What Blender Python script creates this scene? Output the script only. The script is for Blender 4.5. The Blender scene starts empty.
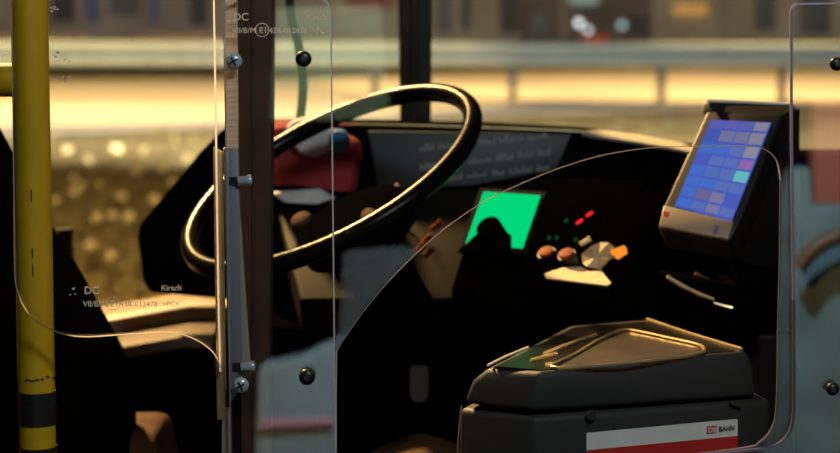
import bpy, bmesh, math, random
from mathutils import Vector, Matrix
random.seed(7)
S = bpy.context.scene
COL = S.collection
FPX = 2150.0
CAMZ = 1.25
PITCH = math.radians(6.0)
cp, sp = math.cos(PITCH), math.sin(PITCH)

# ---------------------------------------------------------------- helpers
def P(px, py, Y):
    """point of the photograph at depth Y (metres from the viewer), in bus space"""
    x = (px - 420.0) / FPX
    y = -(py - 226.5) / FPX
    d = Vector((x, y * sp + cp, y * cp - sp))
    return Vector((0, 0, CAMZ)) + d * (Y / d.y)

def solve3(rows, rhs):
    m = Matrix(rows)
    return m.inverted() @ Vector(rhs)

class Plane:
    """plane through three photo points of known depth"""
    def __init__(s, A, B, C):
        a, b, c = P(*A), P(*B), P(*C)
        s.o = a
        s.n = (b - a).cross(c - a).normalized()
        if s.n.y > 0: s.n = -s.n
    def at(s, px, py, lift=0.0):
        o = Vector((0, 0, CAMZ)); d = P(px, py, 1.0) - o
        t = (s.o - o).dot(s.n) / d.dot(s.n)
        return o + d * t + s.n * lift

MATS = {}
def mat(name, col, rough=0.5, metal=0.0, spec=0.5, var=0.15, scale=40.0, bump=0.0, stretch=None):
    if name in MATS: return MATS[name]
    m = bpy.data.materials.new(name); m.use_nodes = True
    nt = m.node_tree; b = nt.nodes['Principled BSDF']
    b.inputs['Roughness'].default_value = rough
    b.inputs['Metallic'].default_value = metal
    b.inputs['Specular IOR Level'].default_value = spec
    if spec < .03: b.inputs['IOR'].default_value = 1.01
    tc = nt.nodes.new('ShaderNodeTexCoord')
    nz = nt.nodes.new('ShaderNodeTexNoise'); nz.inputs['Scale'].default_value = scale
    nz.inputs['Detail'].default_value = 4.0
    if stretch:
        mp = nt.nodes.new('ShaderNodeMapping'); mp.inputs['Scale'].default_value = stretch
        nt.links.new(tc.outputs['Object'], mp.inputs['Vector']); nt.links.new(mp.outputs['Vector'], nz.inputs['Vector'])
    else:
        nt.links.new(tc.outputs['Object'], nz.inputs['Vector'])
    rp = nt.nodes.new('ShaderNodeValToRGB')
    rp.color_ramp.elements[0].position = 0.3; rp.color_ramp.elements[1].position = 0.7
    rp.color_ramp.elements[0].color = [c * (1 - var) for c in col] + [1]
    rp.color_ramp.elements[1].color = [min(1, c * (1 + var)) for c in col] + [1]
    nt.links.new(nz.outputs['Fac'], rp.inputs['Fac']); nt.links.new(rp.outputs['Color'], b.inputs['Base Color'])
    if bump:
        bp = nt.nodes.new('ShaderNodeBump'); bp.inputs['Strength'].default_value = bump
        bp.inputs['Distance'].default_value = 0.01
        nt.links.new(nz.outputs['Fac'], bp.inputs['Height']); nt.links.new(bp.outputs['Normal'], b.inputs['Normal'])
    MATS[name] = m
    return m

def emit(name, col, power=1.0):
    if name in MATS: return MATS[name]
    m = bpy.data.materials.new(name); m.use_nodes = True
    nt = m.node_tree; nt.nodes.clear()
    e = nt.nodes.new('ShaderNodeEmission'); e.inputs['Color'].default_value = (*col, 1); e.inputs['Strength'].default_value = power
    o = nt.nodes.new('ShaderNodeOutputMaterial'); nt.links.new(e.outputs[0], o.inputs[0])
    MATS[name] = m
    return m

def clear_plastic(name, ior, tint=(1, 1, 1), rough=0.0):
    m = bpy.data.materials.new(name); m.use_nodes = True
    nt = m.node_tree; nt.nodes.clear()
    ge = nt.nodes.new('ShaderNodeNewGeometry')
    mx = nt.nodes.new('ShaderNodeMix'); mx.data_type = 'FLOAT'
    mx.inputs[2].default_value = ior; mx.inputs[3].default_value = 1.0 / ior
    nt.links.new(ge.outputs['Backfacing'], mx.inputs[0])
    fr = nt.nodes.new('ShaderNodeFresnel'); nt.links.new(mx.outputs[0], fr.inputs['IOR'])
    tr = nt.nodes.new('ShaderNodeBsdfTransparent'); tr.inputs[0].default_value = (*tint, 1)
    gl = nt.nodes.new('ShaderNodeBsdfGlossy'); gl.inputs['Roughness'].default_value = rough
    ms = nt.nodes.new('ShaderNodeMixShader'); o = nt.nodes.new('ShaderNodeOutputMaterial')
    nt.links.new(fr.outputs[0], ms.inputs[0]); nt.links.new(tr.outputs[0], ms.inputs[1]); nt.links.new(gl.outputs[0], ms.inputs[2])
    nt.links.new(ms.outputs[0], o.inputs[0])
    MATS[name] = m
    return m

def smooth(me, ang=35):
    for p in me.polygons: p.use_smooth = True
    try: me.set_sharp_from_angle(angle=math.radians(ang))
    except Exception: pass

def link(name, bm, m, parent=None, bev=0.0, seg=3, sm=True):
    bmesh.ops.recalc_face_normals(bm, faces=bm.faces)
    if bev:
        eds = [e for e in bm.edges if len(e.link_faces) == 2 and e.calc_face_angle(0) > math.radians(30)]
        bmesh.ops.bevel(bm, geom=eds, offset=bev, segments=seg, profile=0.5, affect='EDGES', clamp_overlap=True)
    me = bpy.data.meshes.new(name); bm.to_mesh(me); bm.free()
    if sm: smooth(me)
    for x in (m if isinstance(m, (list, tuple)) else [m]): me.materials.append(x)
    o = bpy.data.objects.new(name, me); COL.objects.link(o)
    if parent:
        o.parent = parent
        pm = Matrix.Identity(4); q = parent
        while q: pm = q.matrix_basis @ pm; q = q.parent
        o.matrix_basis = pm.inverted()
    return o

def tag(o, label=None, cat=None, group=None, kind=None):
    if label: o['label'] = label
    if cat: o['category'] = cat
    if group: o['group'] = group
    if kind: o['kind'] = kind
    return o

def thing(name, loc, label, cat, group=None):
    o = bpy.data.objects.new(name, None); COL.objects.link(o); o.location = loc; o.empty_display_size = 0.05
    return tag(o, label, cat, group)

def prism(bm, pts, vec):
    a = [bm.verts.new(p) for p in pts]; b = [bm.verts.new(p + vec) for p in pts]
    n = len(a)
    bm.faces.new(a); bm.faces.new(b[::-1])
    for i in range(n): bm.faces.new((a[i], b[i], b[(i + 1) % n], a[(i + 1) % n]))

def loft(bm, rings, cap=True):
    R = [[bm.verts.new(p) for p in r] for r in rings]; n = len(R[0])
    for k in range(len(R) - 1):
        for i in range(n): bm.faces.new((R[k][i], R[k][(i + 1) % n], R[k + 1][(i + 1) % n], R[k + 1][i]))
    if cap: bm.faces.new(R[0][::-1]); bm.faces.new(R[-1])

def box(bm, x0, x1, y0, y1, z0, z1):
    prism(bm, [Vector((x0, y0, z0)), Vector((x1, y0, z0)), Vector((x1, y1, z0)), Vector((x0, y1, z0))], Vector((0, 0, z1 - z0)))

def frame(d):
    d = d.normalized(); u = d.orthogonal().normalized()
    return u, d.cross(u)

def cyl(bm, a, b, r, n=20, r2=None):
    a, b = Vector(a), Vector(b); u, v = frame(b - a); r2 = r if r2 is None else r2
    loft(bm, [[a + (u * math.cos(t) + v * math.sin(t)) * r for t in [2 * math.pi * i / n for i in range(n)]],
              [b + (u * math.cos(t) + v * math.sin(t)) * r2 for t in [2 * math.pi * i / n for i in range(n)]]])

def tube(bm, pts, r, n=8, closed=False):
    pts = [Vector(p) for p in pts]; N = len(pts); rings = []
    pu = None
    for i, p in enumerate(pts):
        if closed: d = pts[(i + 1) % N] - pts[i - 1]
        else: d = pts[min(i + 1, N - 1)] - pts[max(i - 1, 0)]
        d.normalize()
        u = d.orthogonal() if pu is None else pu - d * pu.dot(d)
        u.normalize(); pu = u; v = d.cross(u)
        rr = r[i] if isinstance(r, (list, tuple)) else r
        rings.append([p + (u * math.cos(2 * math.pi * k / n) + v * math.sin(2 * math.pi * k / n)) * rr for k in range(n)])
    if closed:
        R = [[bm.verts.new(q) for q in ring] for ring in rings]
        # align the last ring to the first
        for i in range(N):
            A, B = R[i], R[(i + 1) % N]
            if i == N - 1:
                off = min(range(n), key=lambda k: (A[0].co - B[k].co).length)
                B = B[off:] + B[:off]
            for k in range(n): bm.faces.new((A[k], A[(k + 1) % n], B[(k + 1) % n], B[k]))
    else: loft(bm, rings)

def spline(pts, k=6, closed=False):
    """Catmull-Rom through 2D points"""
    out = []; n = len(pts)
    rng = range(n) if closed else range(n - 1)
    for i in rng:
        g = lambda j: pts[j % n] if closed else pts[max(0, min(n - 1, j))]
        p0, p1, p2, p3 = g(i - 1), g(i), g(i + 1), g(i + 2)
        for s in range(k):
            t = s / k
            out.append(tuple(0.5 * (2 * b + (c - a) * t + (2 * a - 5 * b + 4 * c - d) * t * t + (-a + 3 * b - 3 * c + d) * t ** 3)
                             for a, b, c, d in zip(p0, p1, p2, p3)))
    if not closed: out.append(tuple(pts[-1]))
    return out

def new(): return bmesh.new()

def text(name, s, px, py, h, Y, m, parent, thick=0.0004, bold=0.0):
    cu = bpy.data.curves.new(name, 'FONT'); cu.body = s; cu.size = h * Y / FPX / 0.7; cu.extrude = thick; cu.offset = bold
    cu.resolution_u = 3
    tmp = bpy.data.objects.new('tmp', cu); COL.objects.link(tmp)
    dg = bpy.context.evaluated_depsgraph_get(); dg.update()
    me = bpy.data.meshes.new_from_object(tmp.evaluated_get(dg)); bpy.data.objects.remove(tmp)
    me.transform(Matrix.Rotation(math.radians(90), 4, 'X')); me.transform(Matrix.Translation(P(px, py, Y)))
    me.materials.clear(); me.materials.append(m)
    o = bpy.data.objects.new(name, me); COL.objects.link(o)
    o.parent = parent
    pm = Matrix.Identity(4); q = parent
    while q: pm = q.matrix_basis @ pm; q = q.parent
    o.matrix_basis = pm.inverted()
    return o

# ---------------------------------------------------------------- materials
M = {}
M['yellow'] = mat('yellow_paint', (0.52, 0.35, 0.01), 0.36, var=0.05, scale=60)
M['tape'] = mat('black_tape', (0.012, 0.012, 0.013), 0.45)
M['black'] = mat('black_plastic', (0.0025, 0.0023, 0.002), 0.7, spec=0.02)
M['seatcloth'] = mat('black_seat_cloth', (0.003, 0.0026, 0.0022), 0.95, spec=0.02, bump=0.2, scale=300)
M['dash'] = mat('dark_dash_plastic', (0.003, 0.0028, 0.0025), 0.6, spec=0.02, scale=80)
M['olive'] = mat('olive_glow_plastic', (0.011, 0.009, 0.003), 0.6, spec=0.15)  # olive tint puts the warm glow on the dash into the colour
M['rim'] = mat('wheel_leather', (0.003, 0.0026, 0.002), 0.26, spec=0.13)
M['trim'] = mat('painted_pale_glint', (0.95, 0.86, 0.68), 0.35, var=0.08)  # near-white colour paints highlights on dash, computer and lid
M['sill'] = mat('beige_sill', (0.36, 0.29, 0.2), 0.45, var=0.1, scale=20)
M['post'] = mat('dark_brown_post', (0.05, 0.032, 0.024), 0.5, spec=0.3, var=0.3, scale=30)
M['pillar'] = mat('grey_black_pillar', (0.02, 0.025, 0.026), 0.55, var=0.5, scale=14)
M['alu'] = mat('grey_aluminium', (0.24, 0.27, 0.33), 0.4, metal=0.35, var=0.08, stretch=(1, 1, .05), scale=400)
M['brass'] = mat('warm_metal_edge', (0.6, 0.46, 0.24), 0.35, metal=0.6, var=0.1)
M['sawn'] = mat('sawn_clear_edge', (0.85, 0.6, 0.42), 0.7, var=0.25, stretch=(2, 2, 160), scale=4)
M['wedge'] = mat('pale_green_metal', (0.33, 0.34, 0.27), 0.5, var=0.05)
M['chrome'] = mat('bright_steel', (0.42, 0.5, 0.58), 0.25, metal=0.25, var=0.05)
M['bolt'] = mat('black_bolt', (0.006, 0.006, 0.007), 0.4)
M['edge'] = mat('polished_clear_edge', (0.62, 0.55, 0.5), 0.3, var=0.15, scale=60)
M['edgeviolet'] = mat('violet_grey_edge', (0.3, 0.27, 0.42), 0.35, var=0.1)
M['engrave'] = mat('engraved_marking', (0.8, 0.66, 0.54), 0.6, var=0.3, scale=500)
M['printer'] = mat('charcoal_plastic', (0.026, 0.028, 0.029), 0.5, spec=0.25, bump=0.15, scale=900, var=0.1)
M['printertop'] = mat('gloss_dark_plastic', (0.006, 0.005, 0.005), 0.3, spec=0.12)
M['tray'] = mat('smoked_window', (0.055, 0.045, 0.036), 0.4, spec=0.3)
M['white'] = mat('white_print', (0.62, 0.66, 0.66), 0.5, var=0.05)
M['red'] = mat('red_print', (0.42, 0.02, 0.016), 0.5, var=0.06)
M['dark'] = mat('dark_print', (0.02, 0.02, 0.025), 0.5)
M['bezel'] = mat('warm_silver_bezel', (0.45, 0.36, 0.27), 0.4, metal=0.3, var=0.06)
M['comp'] = mat('computer_housing', (0.012, 0.012, 0.013), 0.45, spec=0.35)
M['cream'] = mat('cream_paper', (0.85, 0.68, 0.42), 0.6, var=0.06)
M['cap'] = mat('red_brown_cap', (0.3, 0.06, 0.015), 0.6, spec=.1, var=0.1)
M['redbag'] = mat('red_bag_fabric', (0.33, 0.025, 0.03), 0.85, var=0.12, scale=30)
M['bluecloth'] = mat('blue_fabric', (0.06, 0.22, 0.5), 0.85, var=0.15)
M['palecloth'] = mat('pale_grey_fabric', (0.8, 0.85, 0.95), 0.85, var=0.25, scale=18)
M['board'] = mat('dark_teal_board', (0.02, 0.04, 0.048), 0.5, var=0.1)
M['boardtext'] = mat('reflected_white_lettering', (0.3, 0.34, 0.36), 0.7, var=0.4, scale=120)
M['tan'] = mat('tan_leather', (0.085, 0.045, 0.022), 0.8, spec=.1, var=0.2, scale=25, bump=0.3)
M['grey'] = mat('mid_grey_plastic', (0.035, 0.035, 0.04), 0.5)
M['strap'] = mat('dark_green_strap', (0.01, 0.035, 0.014), 0.8)
M['floor'] = mat('bus_floor', (0.008, 0.008, 0.008), 0.9, var=0.3, spec=.05)
M['asphalt'] = mat('street_asphalt', (0.34, 0.32, 0.29), 0.75, var=0.28, scale=1.0, stretch=(.12, .9, 1))
M['grass'] = mat('verge_grass', (0.24, 0.18, 0.065), 0.9, var=0.35, scale=2.2, stretch=(1, .45, 1), bump=0.4)
M['blade'] = mat('grass_blades', (0.24, 0.18, 0.06), 0.7, var=0.4, scale=6)
M['kerb'] = mat('kerb_stone', (0.4, 0.34, 0.24), 0.8)
M['galv'] = mat('galvanised_steel', (0.17, 0.21, 0.2), 0.7, var=0.1, scale=3)
M['gold_glint'] = mat('painted_gold_glint', (.95, .72, .4), .28, metal=.8)  # gold colour paints the lamp light caught on dark edges
def frosted(name, col, tf=.5):
    m = bpy.data.materials.new(name); m.use_nodes = True; nt = m.node_tree; nt.nodes.clear()
    d = nt.nodes.new('ShaderNodeBsdfDiffuse'); t = nt.nodes.new('ShaderNodeBsdfTranslucent'); x = nt.nodes.new('ShaderNodeMixShader'); o = nt.nodes.new('ShaderNodeOutputMaterial')
    d.inputs[0].default_value = (*col, 1); t.inputs[0].default_value = (*col, 1)
    x.inputs[0].default_value = tf; nt.links.new(d.outputs[0], x.inputs[1]); nt.links.new(t.outputs[0], x.inputs[2]); nt.links.new(x.outputs[0], o.inputs[0]); return m
M['edge'] = frosted('frosted_clear_edge', (.95, .92, .92), .33)
M['edge2'] = frosted('dull_clear_edge', (.52, .5, .55), .12)
M['edgeshade'] = frosted('shade_tinted_edge', (.13, .12, .18), .1)  # darker copy of the clear edge, shade put into its colour
M['clear'] = clear_plastic('clear_polycarbonate', 1.6)
M['window'] = clear_plastic('window_glass', 1.35)

# ---------------------------------------------------------------- camera
cam = bpy.data.cameras.new('camera'); co = bpy.data.objects.new('camera', cam); COL.objects.link(co)
co.location = (0, 0, CAMZ); co.rotation_euler = (math.radians(90) - PITCH, 0, 0)
cam.sensor_width = 36; cam.lens = FPX / 840 * 36; cam.clip_start = 0.05; cam.clip_end = 300
cam.dof.use_dof = True; cam.dof.focus_distance = 2.42; cam.dof.aperture_fstop = 5.6
S.camera = co
CR = co.rotation_euler.to_matrix()

# ================================================================ SETTING
GZ = -0.35
def structure(name, bm, m, **k):
    o = link(name, bm, m, **k); o['kind'] = 'structure'; return o

bm = new(); box(bm, -2.2, 2.2, -1.6, 3.668, -0.05, 0.0); structure('floor', bm, M['floor'])
zs = P(150, 312, 3.72).z
# driver's side wall below the window
bm = new()
loft(bm, [[Vector((X, y, z)) for y, z in ((3.668, -.3), (3.668, zs + dz - .043), (3.80, zs + dz - .043), (3.80, -.3))] for X, dz in ((-2.2, -.30), (P(185, 0, 3.65).x, .022), (P(230, 0, 3.65).x, .022), (2.2, .022))])
structure('wall_driver_side', bm, M['black'])
# window sill, beige ledge lit by the street lamp
bm = new()
zs = P(150, 312, 3.72).z
def sillprof(X, dz):
    z = zs + dz
    return [Vector((X, 3.665, z - .042)), Vector((X, 3.665, z - .006)), Vector((X, 3.675, z)), Vector((X, 3.72, z + .004)), Vector((X, 3.82, z + .004)), Vector((X, 3.82, z - .042))]
loft(bm, [sillprof(-2.2, -.30), sillprof(P(185, 0, 3.65).x, .022), sillprof(P(230, 0, 3.65).x, .022), sillprof(2.2, .022)])
structure('trim_1', bm, M['sill'], bev=.003)
bm = new()
loft(bm, [[Vector((X, 3.56, zs + dz - .06)), Vector((X, 3.56, zs + dz - .040)), Vector((X, 3.662, zs + dz - .030)), Vector((X, 3.662, zs + dz - .06))] for X, dz in ((-2.2, -.30), (P(185, 0, 3.65).x, .022), (P(215, 0, 3.65).x, .022))])
structure('trim_3', bm, mat('tan_shelf', (.09, .055, .028), .6), bev=.002)
# window pane
bm = new(); box(bm, -2.2, 2.2, 3.765, 3.770, zs - .35, 2.35); structure('window_1', bm, M['window'], sm=False)
# window divider
bm = new()
prism(bm, [P(391, -560, 3.70), P(435, -560, 3.70), P(431, 135, 3.70), P(400, 135, 3.70)], Vector((0, .07, 0)))
prism(bm, [P(408, -560, 3.685), P(418, -560, 3.685), P(419, 135, 3.685), P(410, 135, 3.685)], Vector((0, .02, 0)))
structure('trim_2', bm, M['pillar'], bev=.006)

# ---- outside ground
bm = new(); box(bm, -60, 60, 4.2, 120, GZ - .2, GZ); structure('ground', bm, M['grass'], sm=False)
def gpt(px, py, z=GZ):
    o = Vector((0, 0, CAMZ)); d = P(px, py, 1) - o
    return o + d * ((z - CAMZ) / d.z)
bm = new()
prism(bm, [gpt(-900, 170) , gpt(50, 131), gpt(690, 103), gpt(1800, 75), gpt(1800, 66), gpt(690, 72), gpt(50, 81), gpt(-900, 90)], Vector((0, 0, .015)))
structure('road', bm, M['asphalt'], sm=False)
bm = new()
a, b = gpt(-500, 155), gpt(1500, 78)
n = (b - a).normalized(); q = Vector((-n.y, n.x, 0))
prism(bm, [a - q * .12, b - q * .12, b + q * .12, a + q * .12], Vector((0, 0, .05)))
structure('kerb', bm, M['kerb'], bev=.02)

# grass blades
bm = new()
for i in range(5000):
    py = random.uniform(118, 300); g = gpt(random.uniform(20, 720), py)
    if g.y < 9: continue
    edge = 131 - (420 + g.x / g.y * FPX - 50) * .044
    if py < edge + 4: continue
    w = random.uniform(.01, .03); h = random.uniform(.03, .1); a = random.uniform(0, 6.3)
    l = Vector((random.uniform(-.08, .08), random.uniform(-.08, .08), h)); u = Vector((math.cos(a) * w, math.sin(a) * w, 0))
    v = [bm.verts.new(g - u), bm.verts.new(g + u), bm.verts.new(g + l)]; bm.faces.new(v)
o = link('grass', bm, M['blade'], sm=False); tag(o, 'rough grass verge between the bus and the road', 'grass', kind='stuff')

# added leaves whose pale colour stands for light glints on the verge
leafm = mat('pale_glint_leaf', (0.95, 0.72, 0.36), 0.6, spec=.2, var=0.2)
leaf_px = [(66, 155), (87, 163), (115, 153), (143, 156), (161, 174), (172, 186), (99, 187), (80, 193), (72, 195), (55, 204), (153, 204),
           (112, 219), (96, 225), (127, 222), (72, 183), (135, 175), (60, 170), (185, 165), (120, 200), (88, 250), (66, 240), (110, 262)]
leaf = None
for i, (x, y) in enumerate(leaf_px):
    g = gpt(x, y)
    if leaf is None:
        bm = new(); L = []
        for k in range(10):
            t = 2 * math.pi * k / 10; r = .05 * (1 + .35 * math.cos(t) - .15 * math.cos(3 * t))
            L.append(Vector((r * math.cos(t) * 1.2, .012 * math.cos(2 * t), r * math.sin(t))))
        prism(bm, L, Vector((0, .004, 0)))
        leaf = link('glint_leaf', bm, leafm, bev=.001, seg=1)
        tag(leaf, 'pale leaf standing for a light glint in the dark verge grass', 'leaf', 'leaves painted as glints on the verge')
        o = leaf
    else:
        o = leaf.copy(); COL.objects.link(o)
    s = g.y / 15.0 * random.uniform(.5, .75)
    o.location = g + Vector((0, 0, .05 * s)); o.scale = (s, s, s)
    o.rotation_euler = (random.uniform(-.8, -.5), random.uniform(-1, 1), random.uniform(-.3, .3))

# guard rail
YR = 34.0
gr = thing('guard_rail', P(420, 100, YR), 'grey steel guard rail with two ribs along the far road', 'guard rail')
bm = new()
prof = [(-.03, 0), (.03, .03), (.12, .05), (.12, .13), (-.02, .17), (-.02, .21), (.12, .25), (.12, .36), (.03, .38), (-.03, .39)]
zl = P(100, 65, YR).z; zr = P(800, 69.5, YR).z
A = [Vector((-14, YR - d, zl + h)) for d, h in prof]; B = [Vector((14, YR - d, zr + h)) for d, h in prof]
loft(bm, [A, B]); link('rail_beam', bm, M['galv'], gr)
for px in (375, 513, 662, 783):
    b_ = new(); c = P(px, 60, YR)
    box(b_, c.x - .06, c.x + .06, YR + .031, YR + .12, gpt(px, 100).z, c.z + .2)
    link('post', b_, M['pillar'], gr, bev=.008)

# facades behind
def facade(name, x0, x1, ytop, Y, m, label, wins, extra=()):
    c = P((x0 + x1) / 2, 60, Y)
    t = thing(name, (c.x, Y, GZ), label, 'building')
    b_ = new(); box(b_, P(x0, 0, Y).x + .01, P(x1, 0, Y).x - .01, Y, Y + 6, GZ, P(0, ytop, Y).z); link('wall', b_, m, t)
    for (a0, b0, a1, b1, wm) in wins:
        b_ = new(); p, q = P(a0, b0, Y), P(a1, b1, Y)
        box(b_, p.x, q.x, Y - .12, Y - .002, q.z, p.z); w = link('window', b_, wm, t, bev=.02, seg=1)
    return t
YF = 58.0
f_brown = mat('brown_render', (0.408, 0.34, 0.272), 0.9, var=0.25, scale=.5)
f_dark = mat('dark_shopfront', (0.204, 0.153, 0.119), 0.9, var=0.4, scale=.6)
f_tan = mat('tan_render', (0.459, 0.391, 0.272), 0.9, var=0.2, scale=.5)
f_grey = mat('grey_window', (0.12, 0.13, 0.12), 0.6, var=0.3, scale=1)
f_blue = mat('blue_banner', (0.14, 0.16, 0.36), 0.7)
f_dk = mat('unlit_window', (0.05, 0.045, 0.04), 0.6)
f_red = mat('red_reflection', (0.4, 0.14, 0.09), 0.9, var=0.2, scale=2)  # red patch on the house front paints a reflection
facade('house', -250, 330, -160, YF, f_brown, 'brown rendered house behind the guard rail at left',
       [(86, -6, 100, 22, f_blue), (150, -6, 158, 24, f_blue), (52, -20, 75, 22, f_dk), (110, -20, 140, 15, f_grey), (190, -20, 208, 26, f_dk)])
facade('house', 330, 520, -160, YF, f_tan, 'grey brown house behind the window divider',
       [(345, -20, 395, 8, f_red), (436, -20, 452, 32, f_grey), (462, -20, 470, 30, f_dk), (500, -10, 518, 33, f_dk)])
facade('shop', 520, 652, -160, YF, f_dark, 'dark shop front with white lamps beyond the road',
       [(528, 12, 548, 36, f_grey), (560, -10, 566, 38, f_brown), (628, 14, 648, 36, f_dk)])
facade('house', 652, 1150, -160, YF, f_tan, 'tan house with a lit orange sign at right',
       [(720, -20, 728, 40, f_brown), (755, -20, 775, 30, f_grey), (800, -20, 830, 34, f_grey)])
def lit(name, x0, y0, x1, y1, Y, m, label, cat, depth=.15):
    b_ = new(); p, q = P(x0, y0, Y), P(x1, y1, Y); box(b_, p.x, q.x, Y - depth, Y, q.z, p.z)
    return tag(link(name, b_, m, bev=.03, seg=2), label, cat)
lit('shop_sign', 674, 4, 707, 15, YF - .03, emit('orange_sign', (1, .5, .13), .55), 'glowing orange sign on the tan house front', 'sign')
lit('shop_sign', 570, -6, 598, 4, YF - .03, emit('mint_sign', (.45, .65, .5), .5), 'pale green lit sign above the shop lamps', 'sign')
def lamp(px, py, r, c, pw, label):
    b_ = new(); bmesh.ops.create_uvsphere(b_, u_segments=14, v_segments=10, radius=r * YF / FPX, matrix=Matrix.Translation(P(px, py, YF - .11)))
    return tag(link('shop_lamp', b_, emit('lamp_' + str(px), c, pw)), label, 'lamp')
lamp(579, 23, 3.2, (.9, .97, 1), 2.4, 'round white lamp of the shop front, brighter left one')
lamp(588, 30, 3.0, (.9, .97, 1), 1.6, 'lower white lamp just over the orange red planter')
lamp(622, 25, 3.4, (.55, .8, .85), 1.0, 'pale bluish lamp, right one of the shop front')
lit('planter_box', 580, 35, 604, 65, YF - 3, mat('orange_red_planter', (.8, .13, .03), .6), 'orange red planter box in front of the shop', 'planter', 1.0)

# ================================================================ GRAB POLE
YP = 2.46
pb = P(36, 440, YP)
pole = thing('grab_pole', (P(34, 250, YP).x, YP, 0), 'yellow grab pole with a black tape band by the screen', 'pole')
px_, r_ = P(34, 250, YP).x, .0212
zt = P(0, 391, YP).z; zb = P(0, 424, YP).z; zy = P(0, 447, YP).z
bm = new(); cyl(bm, (px_, YP, zy), (px_, YP, 2.3), r_, 32); link('tube', bm, M['yellow'], pole)
bm = new(); cyl(bm, (px_, YP, zb), (px_, YP, zt), r_ + .0007, 32); 
for k in range(3): cyl(bm, (px_, YP, zb + .006 + k * .011), (px_, YP, zb + .013 + k * .011), r_ + .0011, 32)
tag(link('tape_band', bm, M['tape'], pole), 'black tape band')
bm = new(); cyl(bm, (px_, YP, 0.0), (px_, YP, zy + .001), r_ + .0015, 32); cyl(bm, (px_, YP, 0.0), (px_, YP, .012), .045, 32); tag(link('base_sleeve', bm, M['tape'], pole), 'black lower sleeve')
bm = new(); z1 = P(0, 80, YP).z; tube(bm, [(px_ - .019, YP + .004, z1), (px_ - .3, YP + .004, z1), (px_ - .6, YP + .004, z1)], .0195, 24); link('handrail', bm, M['yellow'], pole)
bm = new()
for k in range(7):
    xx = 24 + k * 4.6; dx = P(xx, 0, YP).x - px_
    if abs(dx) >= r_ * .97: continue
    yy = YP - math.sqrt(r_ ** 2 - dx * dx) - .0002; zz = P(0, 376 + random.uniform(-2, 2), YP).z
    box(bm, px_ + dx - .0025, px_ + dx + .0022, yy - .0004, yy + .002, zz - .0012, zz + .001)
tag(link('scratches', bm, M['dark'], pole), 'dark scratches')
for (yy0, yy1) in ((188, 200), (246, 256), (262, 274)):
    bm = new(); box(bm, P(30.5, 0, YP).x, P(31.6, 0, YP).x, YP - r_ - .0006, YP - r_ + .002, P(0, yy1, YP).z, P(0, yy0, YP).z)
    link('scratch', bm, M['dark'], pole)

# ================================================================ SCREENS
def pane(name, poly, Y, th, parent, edge, chamfer=.0012):
    """clear sheet with a chamfered polished edge"""
    bm = new(); n = len(poly)
    pts = [P(x, y, Y) for x, y in poly]
    # inward offset in the sheet plane
    cen = []
    area = sum(pts[i].x * pts[(i + 1) % n].z - pts[(i + 1) % n].x * pts[i].z for i in range(n))
    sg = 1 if area > 0 else -1
    for i in range(n):
        d = (pts[(i + 1) % n] - pts[i - 1]).normalized(); cen.append(pts[i] + Vector((-d.z, 0, d.x)) * chamfer * sg)
    f = [bm.verts.new(p) for p in cen]
    a = [bm.verts.new(p + Vector((0, chamfer, 0))) for p in pts]
    b = [bm.verts.new(p + Vector((0, th, 0))) for p in pts]
    bm.faces.new(f).material_index = 0; bm.faces.new(b[::-1]).material_index = 0
    for i in range(n):
        j = (i + 1) % n
        for u, v in ((f, a), (a, b)):
            bm.faces.new((u[i], v[i], v[j], u[j])).material_index = 2 if poly[i][0] > 640 and poly[i][1] > 200 else 1
    bmesh.ops.recalc_face_normals(bm, faces=bm.faces)
    return link(name, bm, [M['clear'], edge, M['edgeshade']], parent, sm=False)

def screw(px, py, Y, r, parent, m, phillips, label):
    c = P(px, py, Y); rr = r * Y / FPX
    bm = new()
    rings = []
    for (f, d) in ((1, 0), (1, .0015), (.85, .0035), (.5, .005), (.2, .0055)):
        rings.append([c + Vector((math.cos(t) * rr * f, -d, math.sin(t) * rr * f)) for t in [2 * math.pi * i / 24 for i in range(24)]])
    loft(bm, rings); o = link('screw', bm, m, parent); tag(o, label)
    bm = new()
    if phillips:
        for ang in (.5, .5 + math.pi / 2):
            u = Vector((math.cos(ang), 0, math.sin(ang))); v = Vector((-u.z, 0, u.x)); k = c + Vector((0, -.0068, 0))
            prism(bm, [k + u * rr * .55 + v * rr * .09, k - u * rr * .55 + v * rr * .09, k - u * rr * .55 - v * rr * .09, k + u * rr * .55 - v * rr * .09], Vector((0, .0025, 0)))
        link('cross_slot', bm, M['dark'], o)
    else:
        k = c + Vector((0, -.0066, 0))
        prism(bm, [k + Vector((math.cos(t), 0, math.sin(t))) * rr * .38 for t in [math.pi / 3 * i for i in range(6)]], Vector((0, .002, 0)))
        link('socket', bm, M['grey'], o)
    # washer
    return o

YD = 2.40
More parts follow.
